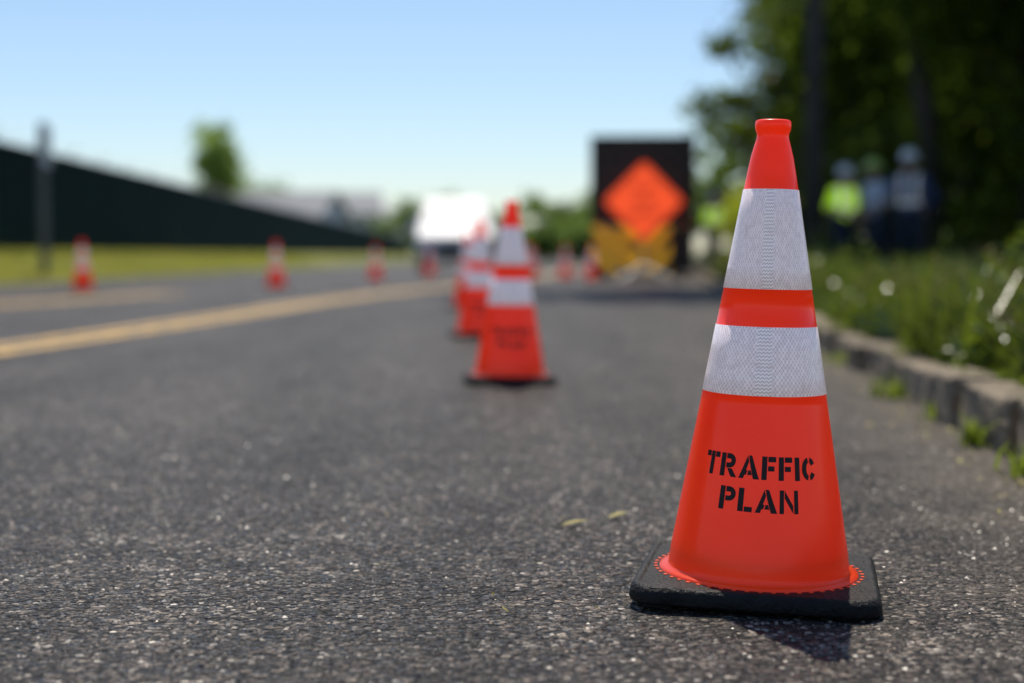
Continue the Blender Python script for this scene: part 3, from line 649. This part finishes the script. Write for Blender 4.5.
VEST=vestmat('hi_vis_vest',(.5,.85,.03),.5); VESTD=vestmat('dark_vest',(.06,.1,.17),0.15)
SHIRT=mat('shirt_blue_grey',(.6,.66,.75),.85,var=.15,vscale=8,bump=.3,bscale=20); NAVY=mat('shirt_navy',(.05,.08,.2),.85,var=.2)
def capsule(bm,p0,p1,r0,r1):
    p0=Vector(p0);p1=Vector(p1); d=p1-p0; q=d.to_track_quat('Z','Y').to_matrix().to_4x4() if d.length>1e-5 else Matrix()
    bmesh.ops.create_icosphere(bm,subdivisions=2,radius=r0,matrix=Matrix.Translation(p0)); bmesh.ops.create_icosphere(bm,subdivisions=2,radius=r1,matrix=Matrix.Translation(p1))
    if d.length>1e-5: bmesh.ops.create_cone(bm,cap_ends=True,segments=14,radius1=r0,radius2=r1,depth=d.length,matrix=Matrix.Translation((p0+p1)/2)@q)
def worker(x,y,z,rz,top,sleeve,pants,helmet,armL,armR,lean=0,sc=1,stride=.0):
    root=empty('construction_worker',(x,y,z),math.radians(rz)); root.scale=(sc,)*3
    mats=[SKIN,top,sleeve,pants,BOOT,HAIR]; segs=[]
    bm=bmesh.new()
    def tl(p):
        p=Vector(p)
        if p.z>.95:
            a=lean; dz=p.z-.95; return Vector((p.x,p.y*math.cos(a)-dz*math.sin(a),.95+dz*math.cos(a)+p.y*math.sin(a)))
        return p
    def seg(p0,p1,r0,r1,mi,lean_=True):
        if lean_: p0,p1=tl(p0),tl(p1)
        p0=Vector(p0);p1=Vector(p1); capsule(bm,p0,p1,r0,r1); segs.append((p0,p1,r0,r1,mi))
    for s,st in ((-1,stride),(1,-stride)):
        seg((s*.09,0,.93),(s*.105,-.03-st*.5,.50),.092,.062,3,False); seg((s*.105,-.03-st*.5,.50),(s*.11,.02-st*.9,.12),.058,.047,3,False)
        seg((s*.11,.03-st*.9,.075),(s*.125,-.13-st*.9,.045),.05,.042,4,False); seg((s*.11,.04-st*.9,.05),(s*.11,.02-st*.9,.14),.045,.052,4,False)
    for (sx,za,zb,ra,rb,mi) in ((.065,.93,1.02,.105,.1,3),(.055,1.03,1.2,.102,.108,1),(.075,1.2,1.36,.11,.105,1),(.10,1.36,1.42,.09,.07,1)):
        for s in (-1,1): seg((s*sx,0,za),(s*sx*1.05,0.005,zb),ra,rb,mi)
    seg((0,0,1.03),(0,0,1.38),.105,.1,1); seg((0,0.01,1.42),(0,-.005,1.54),.058,.052,0)
    hc=Vector((0,-.02,1.645)); seg(hc+Vector((0,.015,.02)),hc+Vector((0,-.015,-.035)),.093,.07,0); seg(hc+Vector((0,-.03,-.07)),hc+Vector((0,-.045,-.085)),.045,.034,0)
    seg(hc+Vector((0,.03,.02)),hc+Vector((0,.04,-.02)),.088,.07,5)
    seg(hc+Vector((0,-.098,.0)),hc+Vector((0,-.112,-.03)),.010,.014,0)
    for s in (-1,1): seg(hc+Vector((s*.086,.01,.01)),hc+Vector((s*.088,.012,-.03)),.016,.012,0)
    for s,arm in ((-1,armL),(1,armR)):
        e,wv=arm; e=Vector((s*e[0],e[1],e[2])); wv=Vector((s*wv[0],wv[1],wv[2])); sh=Vector((s*.19,.005,1.40))
        seg(sh,e,.062,.047,2); seg(e,wv,.044,.030,0 if sleeve is not NAVY else 2)
        d=(wv-e).normalized(); side=d.cross(Vector((s,0,0))).normalized(); 
        if side.length<.1: side=Vector((0,-1,0))
        palm=wv+d*.075; seg(wv,palm,.026,.030,0)
        for k,(o_,ln) in enumerate(((-.027,.06),(-.009,.075),(.009,.072),(.027,.055))):
            b0=palm+side*o_+d*.01; m1=b0+d*ln*.6; inn=Vector((-s,0,0)); m2=m1+(d*.7+inn*.6)*ln*.5
            seg(b0,m1,.0095,.0085,0); seg(m1,m2,.0085,.0075,0)
        t0=wv+d*.02+side*(-.025); t1=t0+(d*.8-side*.7).normalized()*.045; seg(t0,t1,.011,.0095,0); seg(t1,t1+d*.025,.0095,.008,0)
    me=bpy.data.meshes.new('body'); bm.to_mesh(me); bm.free()
    o=bpy.data.objects.new('tmp',me); C.objects.link(o)
    r=o.modifiers.new('r','REMESH'); r.mode='VOXEL'; r.voxel_size=.009; sm=o.modifiers.new('s','SMOOTH'); sm.iterations=3; sm.factor=.5
    dg=bpy.context.evaluated_depsgraph_get(); me2=bpy.data.meshes.new_from_object(o.evaluated_get(dg)); bpy.data.objects.remove(o)
    n=len(me2.polygons); cen=np.empty(n*3); me2.polygons.foreach_get('center',cen); cen=cen.reshape(-1,3); best=np.full(n,9.);mi=np.zeros(n,int)
    for p0,p1,r0,r1,m_ in segs:
        a=np.array(p0);d=np.array(p1)-a; t=np.clip(((cen-a)@d)/(d@d),0,1); dist=np.linalg.norm(cen-(a+t[:,None]*d),axis=1)-(r0+(r1-r0)*t); k=dist<best; best[k]=dist[k]; mi[k]=m_
    me2.materials.clear()
    for m in mats: me2.materials.append(m)
    me2.polygons.foreach_set('material_index',mi)
    newobj('body',me2,root,(),smooth=True)
    hc=tl(hc); b=MB(); rings=[(1.0,0),(1.0,.03),(.94,.07),(.78,.105),(.5,.13),(.2,.14)]; V=[];F=[];nn=24
    V+=[(1.25*.112*math.cos(2*math.pi*k/nn),1.25*.13*math.sin(2*math.pi*k/nn)-(.02),-.006) for k in range(nn)]
    for q,zz in rings: V+=[(q*.112*math.cos(2*math.pi*k/nn),q*.13*math.sin(2*math.pi*k/nn),zz) for k in range(nn)]
    for i in range(len(rings)):
        for k in range(nn): F.append((i*nn+k,i*nn+(k+1)%nn,(i+1)*nn+(k+1)%nn,(i+1)*nn+k))
    F.append(tuple(len(rings)*nn+k for k in range(nn))); b.add([(a+hc.x,c+hc.y+.005,d_+hc.z+.035) for a,c,d_ in V],F)
    newobj('hard_hat',b.mesh('hat'),root,(helmet,),smooth=True)
    bm=bmesh.new()
    for s in (-1,1): bmesh.ops.create_uvsphere(bm,u_segments=10,v_segments=8,radius=.012,matrix=Matrix.Translation(hc+Vector((s*.033,-.088,.005))))
    me=bpy.data.meshes.new('eyes'); bm.to_mesh(me); bm.free(); newobj('eyes',me,root,(EYE,))
    b=MB(); b.box((hc.x-.025,hc.y-.095,hc.z-.062),(hc.x+.025,hc.y-.085,hc.z-.054)); newobj('mouth',b.mesh('m'),root,(mat('lips',(.3,.1,.08),.5,var=.1),))
dn=((.25,.02,1.13),(.27,-.08,.89)); bent=((.26,.03,1.14),(.14,-.22,1.08)); hip=((.34,.08,1.15),(.2,.0,1.0)); reach=((.27,-.12,1.2),(.22,-.36,1.2))
worker(4.95,21.4,.15,20,VEST,VEST,DARKP,HELM,bent,dn,.10,.94)
worker(5.33,20.8,.15,-60,SHIRT,SHIRT,DARKP,HELG,dn,bent,.12,.97,.08)
worker(5.62,20.2,.15,-25,VESTD,NAVY,DARKP,HELM,reach,hip,.03,1.02)
worker(4.66,33.2,.13,30,VEST,VEST,DARKP,HELM,bent,bent,.1,1.0)
